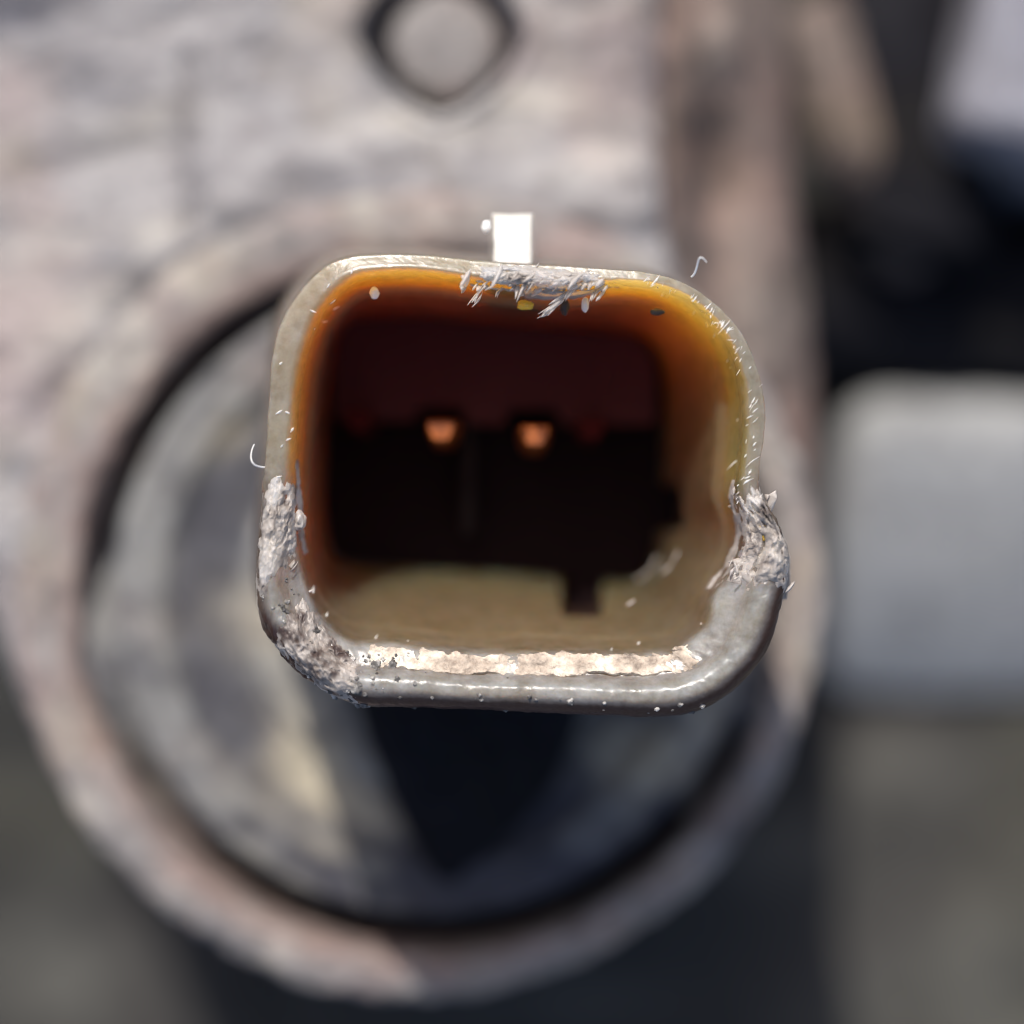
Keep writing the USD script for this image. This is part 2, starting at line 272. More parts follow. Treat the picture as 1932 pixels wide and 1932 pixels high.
def collar():
    pr = [(RC - .2, 0), (RC, RIM - 22), (RC, RIM - 18)] + [(RC - .75 + .75 * math.cos(a), RIM - 16.4 + .8 * math.sin(a)) for a in np.linspace(0, math.pi / 2, 8)]
    pr += [(r, RIM - 15.6 - .0 * r) for r in np.linspace(RC - 1.0, RG + .7, 8)] + [(RG + .55 * (1 - math.sin(a)), RIM - 16.15 + .55 * math.cos(a)) for a in np.linspace(0, math.pi / 2, 7)] + [(RG, RIM - 17), (RG, RIM - 19.5), (RG, RIM - 21)]
    v, f = lathe((0, 0), pr)
    r = np.linalg.norm(v[:, :2], axis=1); t = np.clip((r - RG) / (RC - RG), 0, 1)
    v[:, :2] += (1 - t)[:, None] * DC + t[:, None] * CC
    up = sstep(RIM - 21, RIM - 17, v[:, 2])
    n1 = N(v, .35, 3, 31); n2 = N(v, 1.6, 4, 32)
    v[:, 2] += up * (.7 * n1 + .35 * n2)
    d = v[:, :2] - DC; d /= np.linalg.norm(d, axis=1, keepdims=True)
    v[:, :2] += d * (up * (.55 * N(v, .5, 3, 33) + .45 * n2))[:, None]
    return v, f
cv, cf = collar(); cr = np.linalg.norm(cv[:, :2] - DC, axis=1)
c_lip = np.clip((1 - sstep(.35, 1.1, cr - RG + .9 * N(cv, .9, 4, 34))) * (.22 + .30 * sstep(3, -6, cv[:, 0])) + 1.1 * N(cv, .8, 4, 35), 0, .7)
obj('collar', (cv, cf), 'worn_collar', housing, attrs={'stain_shade': c_lip, 'pale': np.clip(2.4 * N(cv, .55, 4, 36) - .1, 0, .7)})
obj('gap_floor', lathe(DC, [(RG + .6, RIM - 20.5), (11.0, RIM - 20.5), (10.5, RIM - 20.6)], 160), 'shade_black', housing, smooth=True)  # black sheet: the shade down in the gap is put into its colour
def dirt_fill():
    v, f = lathe((0, 0), [(r, 0) for r in np.linspace(RG + .25, 11.0, 14)], 360)
    a = np.degrees(np.arctan2(v[:, 1], v[:, 0])) % 360; w = 0
    for c, s_ in ((190, 22), (2, 24), (352, 14), (75, 30)): w = w + np.exp(-(((a - c + 180) % 360 - 180) / s_) ** 2)
    v[:, :2] += DC; v[:, 2] = RIM - 20.7 + 4.0 * np.clip(w, 0, 1) + .9 * N(v, .8, 4, 37) * np.clip(w * 2, 0, 1)
    return v, f
dv_, df_ = dirt_fill()
obj('packed_dirt', (dv_, df_), 'dusty_disc', housing, attrs={'stain_shade': np.clip(.35 + 2 * N(dv_, .7, 3, 38), 0, .8)})

# the stud
def stud_mesh():
    th = np.linspace(0, 2 * np.pi, 96, endpoint=False); rows = []
    for rr, zz in [(2.15, -4.0), (2.15, -1.4), (2.05, -1.05), (1.8, -.85), (1.3, -.75), (.6, -.7), (.01, -.7)]:
        k = 1.7; c, s = np.cos(th), np.sin(th); q = rr / (np.abs(c) ** k + np.abs(s) ** k) ** (1 / k)
        rows.append(np.stack([STUD[0] + .18 + q * c, STUD[1] - .28 + q * s, RIM - 17 + zz + 0 * th], 1))
    v = np.concatenate(rows); v[:, 2] += .2 * N(v, .9, 3, 41)
    return v, grid_faces(len(rows), 96, False, True)[:, ::-1]
o = obj('stud', stud_mesh(), 'worn_collar', None, smooth=True, label='blunt dusty pinkish stud sunk in the dark rimmed recess above the connector', cat='stud')

# ---------------------------------------------------------------- the broken connector
conn = thing('connector', (*DC, RIM - 16), 'broken amber plastic two-pin connector socket with a dusty round base', 'connector')
SH = np.array([-0.85, 1.1]) / 12.5       # lean per millimetre of depth
PAIRS = [  # outer edge, inner edge, floor edge (photograph), lower-rim weight
    ((640, 492), (690, 528), (690, 601), 0), ((720, 482), (760, 522), (760, 602), 0), ((800, 484), (830, 526), (820, 606), 0), ((870, 490), (900, 538), (900, 610), 0),
    ((960, 498), (985, 548), (980, 616), 0), ((1060, 503), (1075, 550), (1060, 622), 0), ((1150, 511), (1160, 540), (1130, 628), 0), ((1235, 520), (1235, 545), (1190, 636), 0),
    ((1310, 548), (1300, 572), (1222, 652), 0), ((1370, 598), (1350, 622), (1240, 690), 0), ((1413, 660), (1382, 680), (1245, 730), 0), ((1436, 735), (1396, 750), (1246, 790), 0),
    ((1441, 810), (1397, 825), (1246, 840), 0), ((1430, 890), (1390, 890), (1244, 890), 0), ((1440, 945), (1384, 940), (1242, 940), .35), ((1472, 1000), (1398, 990), (1238, 985), .7),
    ((1488, 1065), (1390, 1050), (1232, 1030), .9), ((1478, 1140), (1345, 1120), (1222, 1068), 1), ((1452, 1220), (1325, 1175), (1195, 1088), 1), ((1405, 1285), (1285, 1215), (1160, 1090), 1),
    ((1330, 1338), (1240, 1226), (1120, 1088), 1), ((1240, 1354), (1170, 1228), (1080, 1084), 1), ((1140, 1351), (1090, 1226), (1020, 1080), 1), ((1040, 1347), (1000, 1224), (950, 1076), 1),
    ((940, 1342), (910, 1226), (880, 1072), 1), ((840, 1338), (820, 1218), (800, 1068), 1), ((750, 1335), (740, 1208), (720, 1064), 1), ((680, 1332), (672, 1206), (660, 1056), 1),
    ((615, 1306), (625, 1180), (630, 1040), 1), ((560, 1265), (595, 1140), (618, 1010), 1), ((515, 1215), (578, 1090), (612, 970), .95), ((488, 1160), (568, 1040), (610, 930), .8),
    ((484, 1090), (562, 985), (612, 890), .6), ((490, 1010), (560, 935), (614, 850), .4), ((498, 920), (558, 880), (616, 810), .15), ((505, 830), (562, 815), (620, 765), 0),
    ((510, 740), (568, 740), (625, 720), 0), ((518, 660), (582, 670), (630, 670), 0), ((540, 595), (605, 605), (640, 630), 0), ((582, 535), (642, 556), (660, 610), 0)]
NI = 1100
def periodic(vals):
    vals = np.asarray(vals, float); vals = np.concatenate([vals, vals[:1]])
    return CubicSpline(np.arange(len(vals)), vals, bc_type='periodic')(np.linspace(0, len(vals) - 1, NI, endpoint=False))
UU = np.linspace(0, len(PAIRS), NI, endpoint=False)
OUT = periodic([P(*a, .8)[:2] for a, _, _, _ in PAIRS]); INN = periodic([P(*b, 1.0)[:2] for _, b, _, _ in PAIRS]); FLO = periodic([P(*c, 12.5)[:2] for _, _, c, _ in PAIRS])
LOW = np.clip(periodic([w for *_, w in PAIRS]), 0, 1)
up_t = [(0, -2.0), (0, -1.3), (0, -.85), (.015, -.42), (.06, -.205), (.16, -.175), (.30, -.130), (.45, -.085), (.58, -.046), (.70, -.03), (.83, -.10), (.94, -.38), (1, -.85), (1, -1.8)]
lo_t = [(.03, -2.2), (.01, -1.6), (.0, -1.15), (.03, -.78), (.1, -.38), (.2, -.12), (.31, 0), (.41, -.02), (.5, -.14), (.56, -.36), (.61, -.55), (.76, -.68), (.93, -.9), (1, -1.8)]
def fine(t, k):
    t = np.asarray(t); q = np.linspace(0, 1, len(t)); return PchipInterpolator(q, t)(np.linspace(0, 1, k))
KR = 40; UPT, LOT = fine(up_t, KR), fine(lo_t, KR)
def px_of(p, d): return p[..., 0] / sc(d) + 966, 966 - p[..., 1] / sc(d)
def rim_point(i, u, lift=0.0):
    """A point on top of the rim at contour index i and fraction u from outside to inside."""
    i = np.asarray(i) % NI; w = LOW[i]
    zu = np.interp(u, UPT[4:, 0], UPT[4:, 1]); zl = np.interp(u, LOT[4:, 0], LOT[4:, 1])
    xy = OUT[i] * (1 - np.asarray(u)[..., None]) + INN[i] * np.asarray(u)[..., None]
    return np.concatenate([xy, (RIM + zu * (1 - w) + zl * w + lift)[..., None]], -1)
def shell():
    cols = []; gr = []
    G = OUT + SH * 12.5 * 1.0
    def lerp(z): t = np.clip(-z / 12.5, 0, 1.1); return OUT * (1 - t) + G * t
    mid = OUT.mean(0); WID = np.linalg.norm(INN - OUT, axis=1)
    outn = OUT - OUT.mean(0); outn /= np.linalg.norm(outn, axis=1, keepdims=True); shade_soot = []
    for z in np.linspace(-13, -2.2, 20):
        cols.append(np.column_stack([lerp(z) + outn * .3 * sstep(2.2, 8, -z), np.full(NI, RIM + z)])); gr.append(np.full(NI, .3)); shade_soot.append(np.clip(.35 + .6 * LOW, 0, 1) * np.ones(NI))  # outer wall tinted dark for its shade, strongest along the lower side
    w = LOW[:, None]
    for k in range(KR):
        uv = UPT[k] * (1 - w) + LOT[k] * w
        a = OUT * (1 - uv[:, :1]) + INN * uv[:, :1]
        uv = uv.copy(); uv[:, 1] *= np.where((UPT[k, 0] > .05) & (UPT[k, 0] < .75), np.clip(WID / 1.0, .5, 1.2) * (1 - LOW) + LOW, 1)
        if k < 4: a = a + SH * (-uv[:, 1:2] - .8) * .6
        p = np.column_stack([a, RIM + uv[:, 1]])
        rough = (.16 + .12 * LOW)
        side = sstep(480, 520, px_of(p, 1)[0]) 
        lumps = np.exp(-(((np.column_stack(px_of(p, 1)) - [540, 1230]) / [75, 75]) ** 2).sum(1)) + np.exp(-(((np.column_stack(px_of(p, 1)) - [515, 990]) / [40, 110]) ** 2).sum(1)) + np.exp(-(((np.column_stack(px_of(p, 1)) - [1440, 1030]) / [60, 90]) ** 2).sum(1))
        p[:, 2] += .03 * N(p, 1.1, 3, 51) + (.012 + .03 * LOW) * N(p, 5, 3, 52) + lumps * .45 * N(p, 2.6, 4, 53)
        d = INN - OUT; d /= np.linalg.norm(d, axis=1, keepdims=True)
        p[:, :2] += d * (.07 * N(p, 1.5, 3, 54) + .05 * N(p, 6, 3, 55) + lumps * .5 * N(p, 2.2, 4, 56))[:, None]
        cols.append(p)
        g_up = .36 - .30 * sstep(.45, .95, uv[:, 0]) + .25 * N(p, .9, 4, 57)
        g_lo = .62 + .5 * N(np.column_stack([UU * 1.2, uv[:, 0] * 9, 0 * UU]), 1.4, 4, 59) - .4 * sstep(.9, 1.0, uv[:, 0]) - .45 * (1 - sstep(.04, .16, uv[:, 0])) + .3 * N(p, 1.2, 4, 58)
        gr.append(np.clip(g_up * (1 - LOW) + g_lo * LOW, 0, 1)); shade_soot.append(np.clip(LOW * (1 - sstep(.13, .33, uv[:, 0])) * .97 + lumps * np.clip(3.0 * N(p, 1.7, 4, 61) - .05, 0, .8), 0, 1))  # shade painted on the lower rim's outer underside, plus dark stains on the lumps
    IX, IY = px_of(INN, 1.0)
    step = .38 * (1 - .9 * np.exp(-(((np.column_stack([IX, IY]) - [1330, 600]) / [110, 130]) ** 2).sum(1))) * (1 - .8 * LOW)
    for z in np.linspace(-1.9, -12.6, 60):
        t = (-z - 1.8) / (12.5 - 1.8)
        a = INN * (1 - t) + FLO * t
        out = a - a.mean(0); out /= np.linalg.norm(out, axis=1, keepdims=True)
        a = a - out * (step * sstep(3.0, 3.5, -z) * (1 - t))[:, None]
        fx, fy = px_of(a, -z)
        s1 = sstep(1056, 1064, fx) * (1 - sstep(1130, 1138, fx)) * (fy > 930) * sstep(6.0, 6.4, -z)
        s2 = sstep(912, 920, fy) * (1 - sstep(992, 1000, fy)) * (fx > 1100) * sstep(8.3, 8.7, -z)
        a[:, 1] = a[:, 1] * (1 - s1) + min(a[:, 1].min(), P(0, 1166, 6.3)[1]) * s1
        a[:, 0] = a[:, 0] * (1 - s2) + P(1292, 0, 8.6)[0] * s2
        # two soft bands along the lower wall
        a[:, 1] -= LOW * .22 * sstep(7.2, 8.4, -z) * (1 - t) * (1 - s1)
        p = np.column_stack([a, np.full(NI, RIM + z)])
        p[:, :2] += out * (.05 * N(p, .8, 3, 59))[:, None]
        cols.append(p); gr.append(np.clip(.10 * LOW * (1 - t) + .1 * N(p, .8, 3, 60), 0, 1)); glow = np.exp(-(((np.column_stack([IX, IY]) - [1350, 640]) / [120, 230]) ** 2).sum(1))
        shade_soot.append(np.clip(.9 * s1 + .9 * s2 + sstep(3.0, 3.5, -z) * (1 - LOW) * (1 - .95 * glow) * .62, 0, 1))  # shade painted into the slots and the deep wall, sparing the glowing corner
    m = len(cols); v = np.stack(cols, 1).reshape(-1, 3); g = np.stack(gr, 1).reshape(-1)
    return (v, grid_faces(NI, m, True, True)), g, np.stack(shade_soot, 1).reshape(-1)
sm, sg, ss = shell()
tm = trimesh.Trimesh(*sm, process=False)
if tm.volume < 0: sm = (sm[0], sm[1][:, ::-1])
obj('shell', sm, 'amber_plastic', conn, smooth=True, attrs={'grime': sg, 'shade_soot': ss}, label='amber translucent rounded wall with a worn grey lower rim')

# the dark floor of the cavity and the neck under it
mat('maroon_plastic', {'p': ('principled_bsdf', {'base_color': (.085, .026, .028), 'roughness': .7, 'specular_ior_level': .1})}, [])
def capped(poly_rows):
    """Stack of (n,3) rings, closed at both ends by centre points."""
    n = len(poly_rows[0]); rows = list(poly_rows); k = len(rows)
    v = np.vstack(rows + [rows[0].mean(0)[None], rows[-1].mean(0)[None]]); f = grid_faces(k, n, False, True).tolist()
    for j in range(n): f += [[k * n, (j + 1) % n, j], [k * n + 1, (k - 1) * n + j, (k - 1) * n + (j + 1) % n]]
    m = trimesh.Trimesh(v, f, process=False); m.fix_normals(); return m
def ring_of(xy, z): return np.column_stack([xy, np.full(len(xy), z)])
fl = FLO[::6]; fc = fl.mean(0)
floor_xy = fc + (fl - fc) * 1.30
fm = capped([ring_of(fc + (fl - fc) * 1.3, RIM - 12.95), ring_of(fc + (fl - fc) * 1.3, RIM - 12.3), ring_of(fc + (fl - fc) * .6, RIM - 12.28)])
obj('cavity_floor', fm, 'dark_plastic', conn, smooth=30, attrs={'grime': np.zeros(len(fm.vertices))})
lt = np.array([P(x, y, 10.5)[:2] for x, y in [(630, 792), (632, 640), (660, 600), (780, 596), (1190, 630), (1225, 660), (1236, 700), (1236, 800), (1060, 800), (1050, 770), (960, 770), (950, 800), (880, 800), (872, 768), (790, 768), (780, 792)]])[::-1]
lm = trimesh.creation.extrude_polygon(__import__('shapely.geometry', fromlist=['Polygon']).Polygon(lt).buffer(-.12).buffer(.12), 1.9); lm.apply_translation([0, 0, RIM - 12.4])
obj('terminal_ledge', lm, 'maroon_plastic', conn, smooth=30, label='dark maroon ledge across the upper half of the cavity floor')
nb = OUT[::6] + SH * 12.5; nc = nb.mean(0)
def neck_ring(k, z, dx=0, dy=0): return ring_of(nc + [dx, dy] + (nb - nc) * k, z)
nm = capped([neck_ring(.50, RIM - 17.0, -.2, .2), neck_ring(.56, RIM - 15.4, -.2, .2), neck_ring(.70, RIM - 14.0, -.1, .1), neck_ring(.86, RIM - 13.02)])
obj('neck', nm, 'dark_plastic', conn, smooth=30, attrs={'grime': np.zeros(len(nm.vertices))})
gs = []  # wedge added to give the dark shade patch below the socket
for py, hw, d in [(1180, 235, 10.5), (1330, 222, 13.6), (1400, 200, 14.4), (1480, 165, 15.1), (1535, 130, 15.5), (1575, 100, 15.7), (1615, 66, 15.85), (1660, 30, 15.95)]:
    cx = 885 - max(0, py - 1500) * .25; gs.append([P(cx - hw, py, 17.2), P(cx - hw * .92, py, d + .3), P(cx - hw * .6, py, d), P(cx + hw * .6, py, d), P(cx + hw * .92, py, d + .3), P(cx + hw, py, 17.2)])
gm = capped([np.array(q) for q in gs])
obj('added_dark_wedge', gm, 'shade_black', conn, attrs={'grime': np.zeros(len(gm.vertices))}, label='near black tapering wedge added to stand for the shade below the socket')
# contact pins and glint stubs
def pin(px, py, d):
    c = P(px, py, d)[:2]; prof0 = np.array([1, 1])
    prof = np.array([(-.60, .50), (.60, .50), (.62, .25), (.50, -.12), (.34, -.40), (0, -.43), (-.34, -.40), (-.50, -.12), (-.62, .25)]) * .80
    rows = [ring_of(c + prof, RIM - 12.4), ring_of(c + prof, RIM - d - .25), ring_of(c + prof * .93, RIM - d - .06), ring_of(c + prof * .8, RIM - d)]
    m = capped(rows); return m
for px, py, d in [(832, 814, 5.85), (1010, 824, 5.35)]:
    obj('pin_or_glint', pin(px, py, d), 'copper', conn, smooth=35)
for px, py, d in [(676, 795, 8.2), (1116, 812, 8.0)]:  # red stubs added in place of glints along the ledge edge
    obj('pin_or_glint', pin(px, py, d), 'glint_red', conn, smooth=35, label='faint red stub added as a glint on the ledge edge')
dr = trimesh.creation.box((.5, 3.9, 1.5)); dr.apply_translation((*(P(884, 905, 11)[:2]), RIM - 11.6))
obj('divider_rib', dr, 'dark_plastic', conn, smooth=False, attrs={'grime': np.full(len(dr.vertices), .08)})

# the latch tab on the top side: a ramp that mirrors the sun
def tab():
    a, b, c, d = P(929, 510, 2.4)[:2], P(1006, 512, 2.4)[:2], P(1006, 402, 3.0)[:2], P(929, 402, 3.0)[:2]
    top = np.array([[*a, RIM - 2.2], [*b, RIM - 2.2], [*c, RIM - 2.95], [*d, RIM - 2.95]])
    n = 26; U, W = np.meshgrid(np.linspace(0, 1, n), np.linspace(0, 1, n), indexing='ij'); U, W = U.ravel(), W.ravel()
    g = (top[0][None] * (1 - U)[:, None] + top[1][None] * U[:, None]) * (1 - W)[:, None] + (top[3][None] * (1 - U)[:, None] + top[2][None] * U[:, None]) * W[:, None]
    e = np.minimum(np.minimum(U, 1 - U) * 1.2, np.minimum(1 - W, .5) * 1.5); k = np.clip(1 - e / .16, 0, 1)
    g[:, 2] -= .22 * (1 - np.sqrt(1 - k ** 2 + 1e-9)) ; g += .05 * np.column_stack([N(g, 3, 3, 5), N(g, 3, 3, 6), 1.0 * N(g, 3.5, 3, 7)])
    rim = [i * n for i in range(n)] + [(n - 1) * n + j for j in range(1, n)] + [i * n + n - 1 for i in range(n - 2, -1, -1)] + [j for j in range(n - 2, 0, -1)]
    low = g[rim] - [0, 0, 4.5]; v = np.vstack([g, low]); f = grid_faces(n, n).tolist(); m = len(rim)
    for q in range(m): f += [[rim[q], n * n + q, n * n + (q + 1) % m], [rim[q], n * n + (q + 1) % m, rim[(q + 1) % m]]]
    t = trimesh.Trimesh(v, f, process=False); t.fix_normals(); return t
obj('latch_tab', tab(), 'glossy_tab', conn, smooth=25, label='pale latch tab on the top side, blazing white in the sun')

# the chalky broken face along the inside of the lower rim
def idx(px, py):
    """The contour index whose inner edge lies nearest to this spot of the photograph."""
    x, y = px_of(INN, 1); return int(np.argmin((x - px) ** 2 + (y - py) ** 2))
def fracture():
    i0, i1 = sorted((idx(1310, 1200), idx(664, 1204))); ii = np.linspace(i0, i1, 420)
    k = 26; us = np.linspace(0, 1, k); I = np.round(ii).astype(int)
    uin = .52 + .34 * (N(np.column_stack([ii * .05, 0 * ii, 0 * ii]), 1, 4, 71))
    uout = 1.02 + .16 * N(np.column_stack([ii * .035, 0 * ii + 5, 0 * ii]), 1, 4, 72) + .1 * N(np.column_stack([ii * .2, 0 * ii + 5, 0 * ii]), 1, 3, 73)
    e = np.minimum(sstep(i0, i0 + 26, ii), 1 - sstep(i1 - 26, i1, ii)); e = np.minimum(sstep(i0, i0 + 30, ii), 1 - sstep(i1 - 24, i1, ii)); uin = uin + (1 - e) * .3; uout = np.maximum(uout - (1 - e) * .16, uin + .03); uout = uout - .10 * (1 - sstep(.35, .6, fbm(np.column_stack([ii * .02, 0 * ii + 9, 0 * ii]), 4, 78)))
    cols = []
    for u in us:
        q = uin * (1 - u) + uout * u
        p = rim_point(I, q, 0); x = .16 + .34 * (u ** 1.5) * 1.2
        p[:, 2] = RIM - .42 - .34 * u - .30 * (1 - sstep(0, .25, u)) - .30 * (1 - e) + .26 * N(p, 1.6, 4, 74) + .14 * N(p, 7, 4, 75) 
        cols.append(p)
    low = [c.copy() for c in (cols[-1], cols[0])]
    for c in low: c[:, 2] -= .55
    low[0][:, 1] -= .15
    cols += low; v = np.stack(cols, 1).reshape(-1, 3)
    f = grid_faces(len(ii), len(cols), False, True)
    m = trimesh.Trimesh(v, f, process=False); m.fix_normals(); return m
obj('fracture_face', fracture(), 'chalk', conn, smooth=55, label='chalky cream broken face along the inside of the lower rim')

# torn white burrs and crumbs
def ragged(spots, n, seed, ang):
    """Torn plastic: (x, y, spread x, spread y) spots of the photograph filled with rough scraps and slivers."""
    r = np.random.default_rng(seed); ms = []
    for px, py, sx, sy in spots:
        for k in range(n):
            x, y = px + r.normal(0, sx), py + r.normal(0, sy); q = P(x, y, .55 + r.uniform(-.3, .35))
            if r.random() < .6:
                pts = r.normal(0, 1, (12, 3)) * np.array([.17, .10, .07]) * r.uniform(.5, 1.35)
                h = trimesh.convex.convex_hull(pts).subdivide().subdivide(); h.vertices += .06 * np.column_stack([N(h.vertices, 9, 3, 900 + k + j) for j in (0, 40, 80)])
                h.apply_transform(trimesh.transformations.euler_matrix(r.normal(0, .5), r.normal(0, .5), math.radians(r.normal(ang, 35)))); h.apply_translation(q); ms.append(h)
            else:
                ms.append(shard(q, r.uniform(.2, .6), r.uniform(.05, .14), .07, r.normal(ang, 28), r.uniform(-10, 35), int(r.integers(1e6))))
    return ms
def burr(ms, seed, label):
    m = cat_(ms); obj('torn_burr', m, 'pale_torn_plastic', conn, attrs={'grime': np.clip(.45 + 2.6 * N(m.vertices, 1.6, 4, seed), 0, 1), 'shade_soot': np.clip(3.0 * N(m.vertices, 1.9, 4, seed + 1) - .05, 0, .8)}, label=label)
def mass(i0, i1, u0, u1, amp, seed, bulge, n=260, k=70):
    """A torn, fibrous skin grown out of the rim between two contour indices."""
    ii = np.linspace(i0, i1, n); us = np.linspace(u0, u1, k); I = np.round(ii).astype(int) % NI; e = np.sin(np.pi * np.clip((ii - i0) / (i1 - i0), 0, 1)) ** .45
    rows = []
    for u in us:
        p = rim_point(I, np.full(n, np.clip(u, 0, 1))); d = INN[I] - OUT[I]
        if u < 0 or u > 1: p[:, :2] += d * (u - np.clip(u, 0, 1)); p[:, 2] -= .35 * abs(u - np.clip(u, 0, 1)) * 8
        q = np.column_stack([ii * .035, np.full(n, u * 3.2), np.full(n, seed * 1.7)])
        ridge = 1 - 2 * np.abs(N(q, 1.6, 4, seed) * 2); fine_ = N(p, 5, 4, seed + 3)
        edge = e * math.sin(math.pi * min(max((u - u0) / (u1 - u0), 0), 1)) ** .4
        p[:, 2] += edge * (amp * ridge * .5 + .24 * fine_ + .16 * N(p, 11, 3, seed + 4) + .10) - (1 - edge) * .35
        p[:, :2] += -d / np.linalg.norm(d, axis=1, keepdims=True) * (edge * bulge * (N(q, .9, 4, seed + 5) * 2.2 + .25) * (1 - (u - u0) / (u1 - u0)) )[:, None]
        p[:, :2] += .16 * np.column_stack([N(p, 4, 3, seed + 7), N(p, 4, 3, seed + 8)])
        rows.append(p)
    v = np.stack(rows, 1).reshape(-1, 3); f = grid_faces(n, k)
    t = trimesh.Trimesh(v, f, process=False)
    if t.face_normals[:, 2].mean() < 0: t = trimesh.Trimesh(v, f[:, ::-1], process=False)
    return t
iL0, iL1 = idx(566, 1050), idx(560, 868); iR0, iR1 = idx(1388, 905), idx(1350, 1115)
burr([mass(iL0, iL1, -.04, 1.06, .55, 81, .12)] + ragged([(528, 880, 9, 9), (550, 1040, 6, 20)], 5, 81, 70)
     + [blob(P(524, 975, .62), (.36, .60, .40), 4, .3, 4, 1.8), blob(P(564, 983, .95), (.2, .32, .3), 6, .45, 3, 2)], 181, 'torn whitish lumps on the left side of the rim')
burr([mass(iR0, iR1, -.10, 1.08, .8, 82, .35)] + ragged([(1403, 928, 9, 9), (1428, 942, 14, 6), (1388, 1080, 6, 16), (1470, 1098, 14, 5)], 6, 82, 60), 182, 'torn whitish ragged lump bulging from the right side of the rim')
mm = mass(idx(690, 1206), idx(571, 1078), -.02, .98, .5, 85, .10, 300, 80)
obj('worn_corner', mm, 'pale_torn_plastic', conn, attrs={'grime': np.clip(.75 + 1.6 * N(mm.vertices, 1.7, 4, 86), 0, 1), 'shade_soot': np.clip(4.2 * N(mm.vertices, 1.8, 5, 87) + .10, 0, .92)}, label='rough grimy worn lower left corner of the rim')
def flap():
    r = np.random.default_rng(83); ms = []
    for k in range(75):
        px = r.uniform(870, 1150); edge = 545 + 10 * math.sin(px * .045) + 9 * math.sin(px * .11 + 1)
        py = r.uniform(514 + (px - 860) * .06, max(edge, 520 + (px - 860) * .06)); l = r.lognormal(-.95, .5)
        ms.append(shard(P(px, py, -.12 + max(0, py - 525) * .022 + r.uniform(-.12, .12)), l, r.uniform(.05, .22), .05, r.normal(48, 17), r.uniform(5, 30), int(r.integers(1e6))))
    for (x, y, l, w, a) in [(1048, 570, 1.25, .34, 42), (1030, 586, .8, .22, 47), (1060, 556, 1.3, .2, 40), (905, 556, .9, .18, 58), (893, 564, .7, .12, 55), (1128, 548, .8, .22, 60), (1118, 555, .7, .16, 62), (940, 550, .6, .14, 60), (985, 548, .7, .14, 50), (1036, 578, 1.0, .12, 44)]:
        for j in range(2): ms.append(shard(P(x + r.normal(0, 4), y + r.normal(0, 4), .35), l * r.uniform(.7, 1), w * r.uniform(.4, .8), .07, a + r.normal(0, 5), 25, int(r.integers(1e6))))
    ms.append(mass(idx(888, 534) , idx(1168, 540), .05, 1.06, .40, 77, .0, 320, 60)); ms.append(mass(idx(985, 548), idx(1120, 545), .25, 1.22, .45, 78, .0, 200, 50))
    return cat_(ms)
m = flap(); obj('torn_flap', m, 'pale_torn_plastic', conn, attrs={'grime': np.clip(.12 + 1.3 * N(m.vertices, 1.6, 4, 5), 0, 1), 'shade_soot': np.clip(3.0 * N(m.vertices, 2.1, 4, 6) - .45, 0, .7)}, label='white shredded strip of plastic along the top edge')
def shavings():
    r = np.random.default_rng(84); ms = []
    for k in range(95):
        i = idx(1240, 545) + (r.normal(45, 22) if r.random() < .45 else r.uniform(-10, 210)); u = np.clip(r.normal(.72, .25), .05, 1.15)
        p = rim_point(np.array([int(i)]), np.array([u]), .03)[0]
        ms.append(shard(p, min(.6, r.lognormal(-1.75, .55)), r.uniform(.02, .055), .03, r.normal(55, 16), r.uniform(0, 25), int(r.integers(1e6))))
    for k in range(14):
        i = idx(700, 528) - r.uniform(0, 190); u = np.clip(r.normal(.75, .22), .05, 1.12)
        p = rim_point(np.array([int(i) % NI]), np.array([u]), .03)[0]
        ms.append(shard(p, r.uniform(.08, .28), r.uniform(.04, .08), .04, r.normal(45, 25), r.uniform(0, 25), int(r.integers(1e6))))
    for k in range(9):
        i = r.uniform(idx(1340, 1130), idx(575, 1090)); u = r.normal(1.02, .06)
        p = rim_point(np.array([int(i)]), np.array([u]), -.1)[0]
        ms.append(shard(p, r.uniform(.1, .35), r.uniform(.04, .09), .05, r.normal(60, 15), r.uniform(0, 35), int(r.integers(1e6))))
    return cat_(ms)
obj('plastic_shavings', shavings(), 'white_grain', conn, smooth=False, kind='stuff')
def crust():
    r = np.random.default_rng(85); ms = []
    for k in range(190):
        i = idx(590, 1120) + r.normal(-42, 44); u = r.uniform(-.02, .8)
        if r.random() < .10: i = r.uniform(idx(1240, 1226), idx(600, 1160)); u = r.uniform(-.03, .3)
        q = rim_point(np.array([int(i) % NI]), np.array([max(u, .0)]), .0)[0]
        if u < .06: q[2] -= r.uniform(.0, .35)
        s = r.lognormal(-2.95, .45)
        ms.append(blob(q, (s, s * r.uniform(.7, 1.2), s * .8), int(r.integers(1e6)), .95, 2, 2.0))
    return cat_(ms)
obj('dirt_crust', crust(), 'grey_grain', conn, smooth=60, kind='stuff')
# mould flashes in the lower right corner of the cavity
fl_ = [(1222, 1080, 8.5, .9, 42), (1206, 1092, 8.6, .5, 18), (1258, 1074, 6.0, .9, 40), (1190, 1138, 3.6, .55, 35), (1236, 1060, 8.3, .8, 62), (1275, 1050, 5.8, .7, 62)]
obj('mould_flash', cat_([shard(P(x, y, d), l * .7, .12, .1, a, 0, 300 + k) for k, (x, y, d, l, a) in enumerate(fl_)]), 'pale_torn_plastic', conn, smooth=45, attrs={'grime': np.full(len(fl_) * 24, .8)})
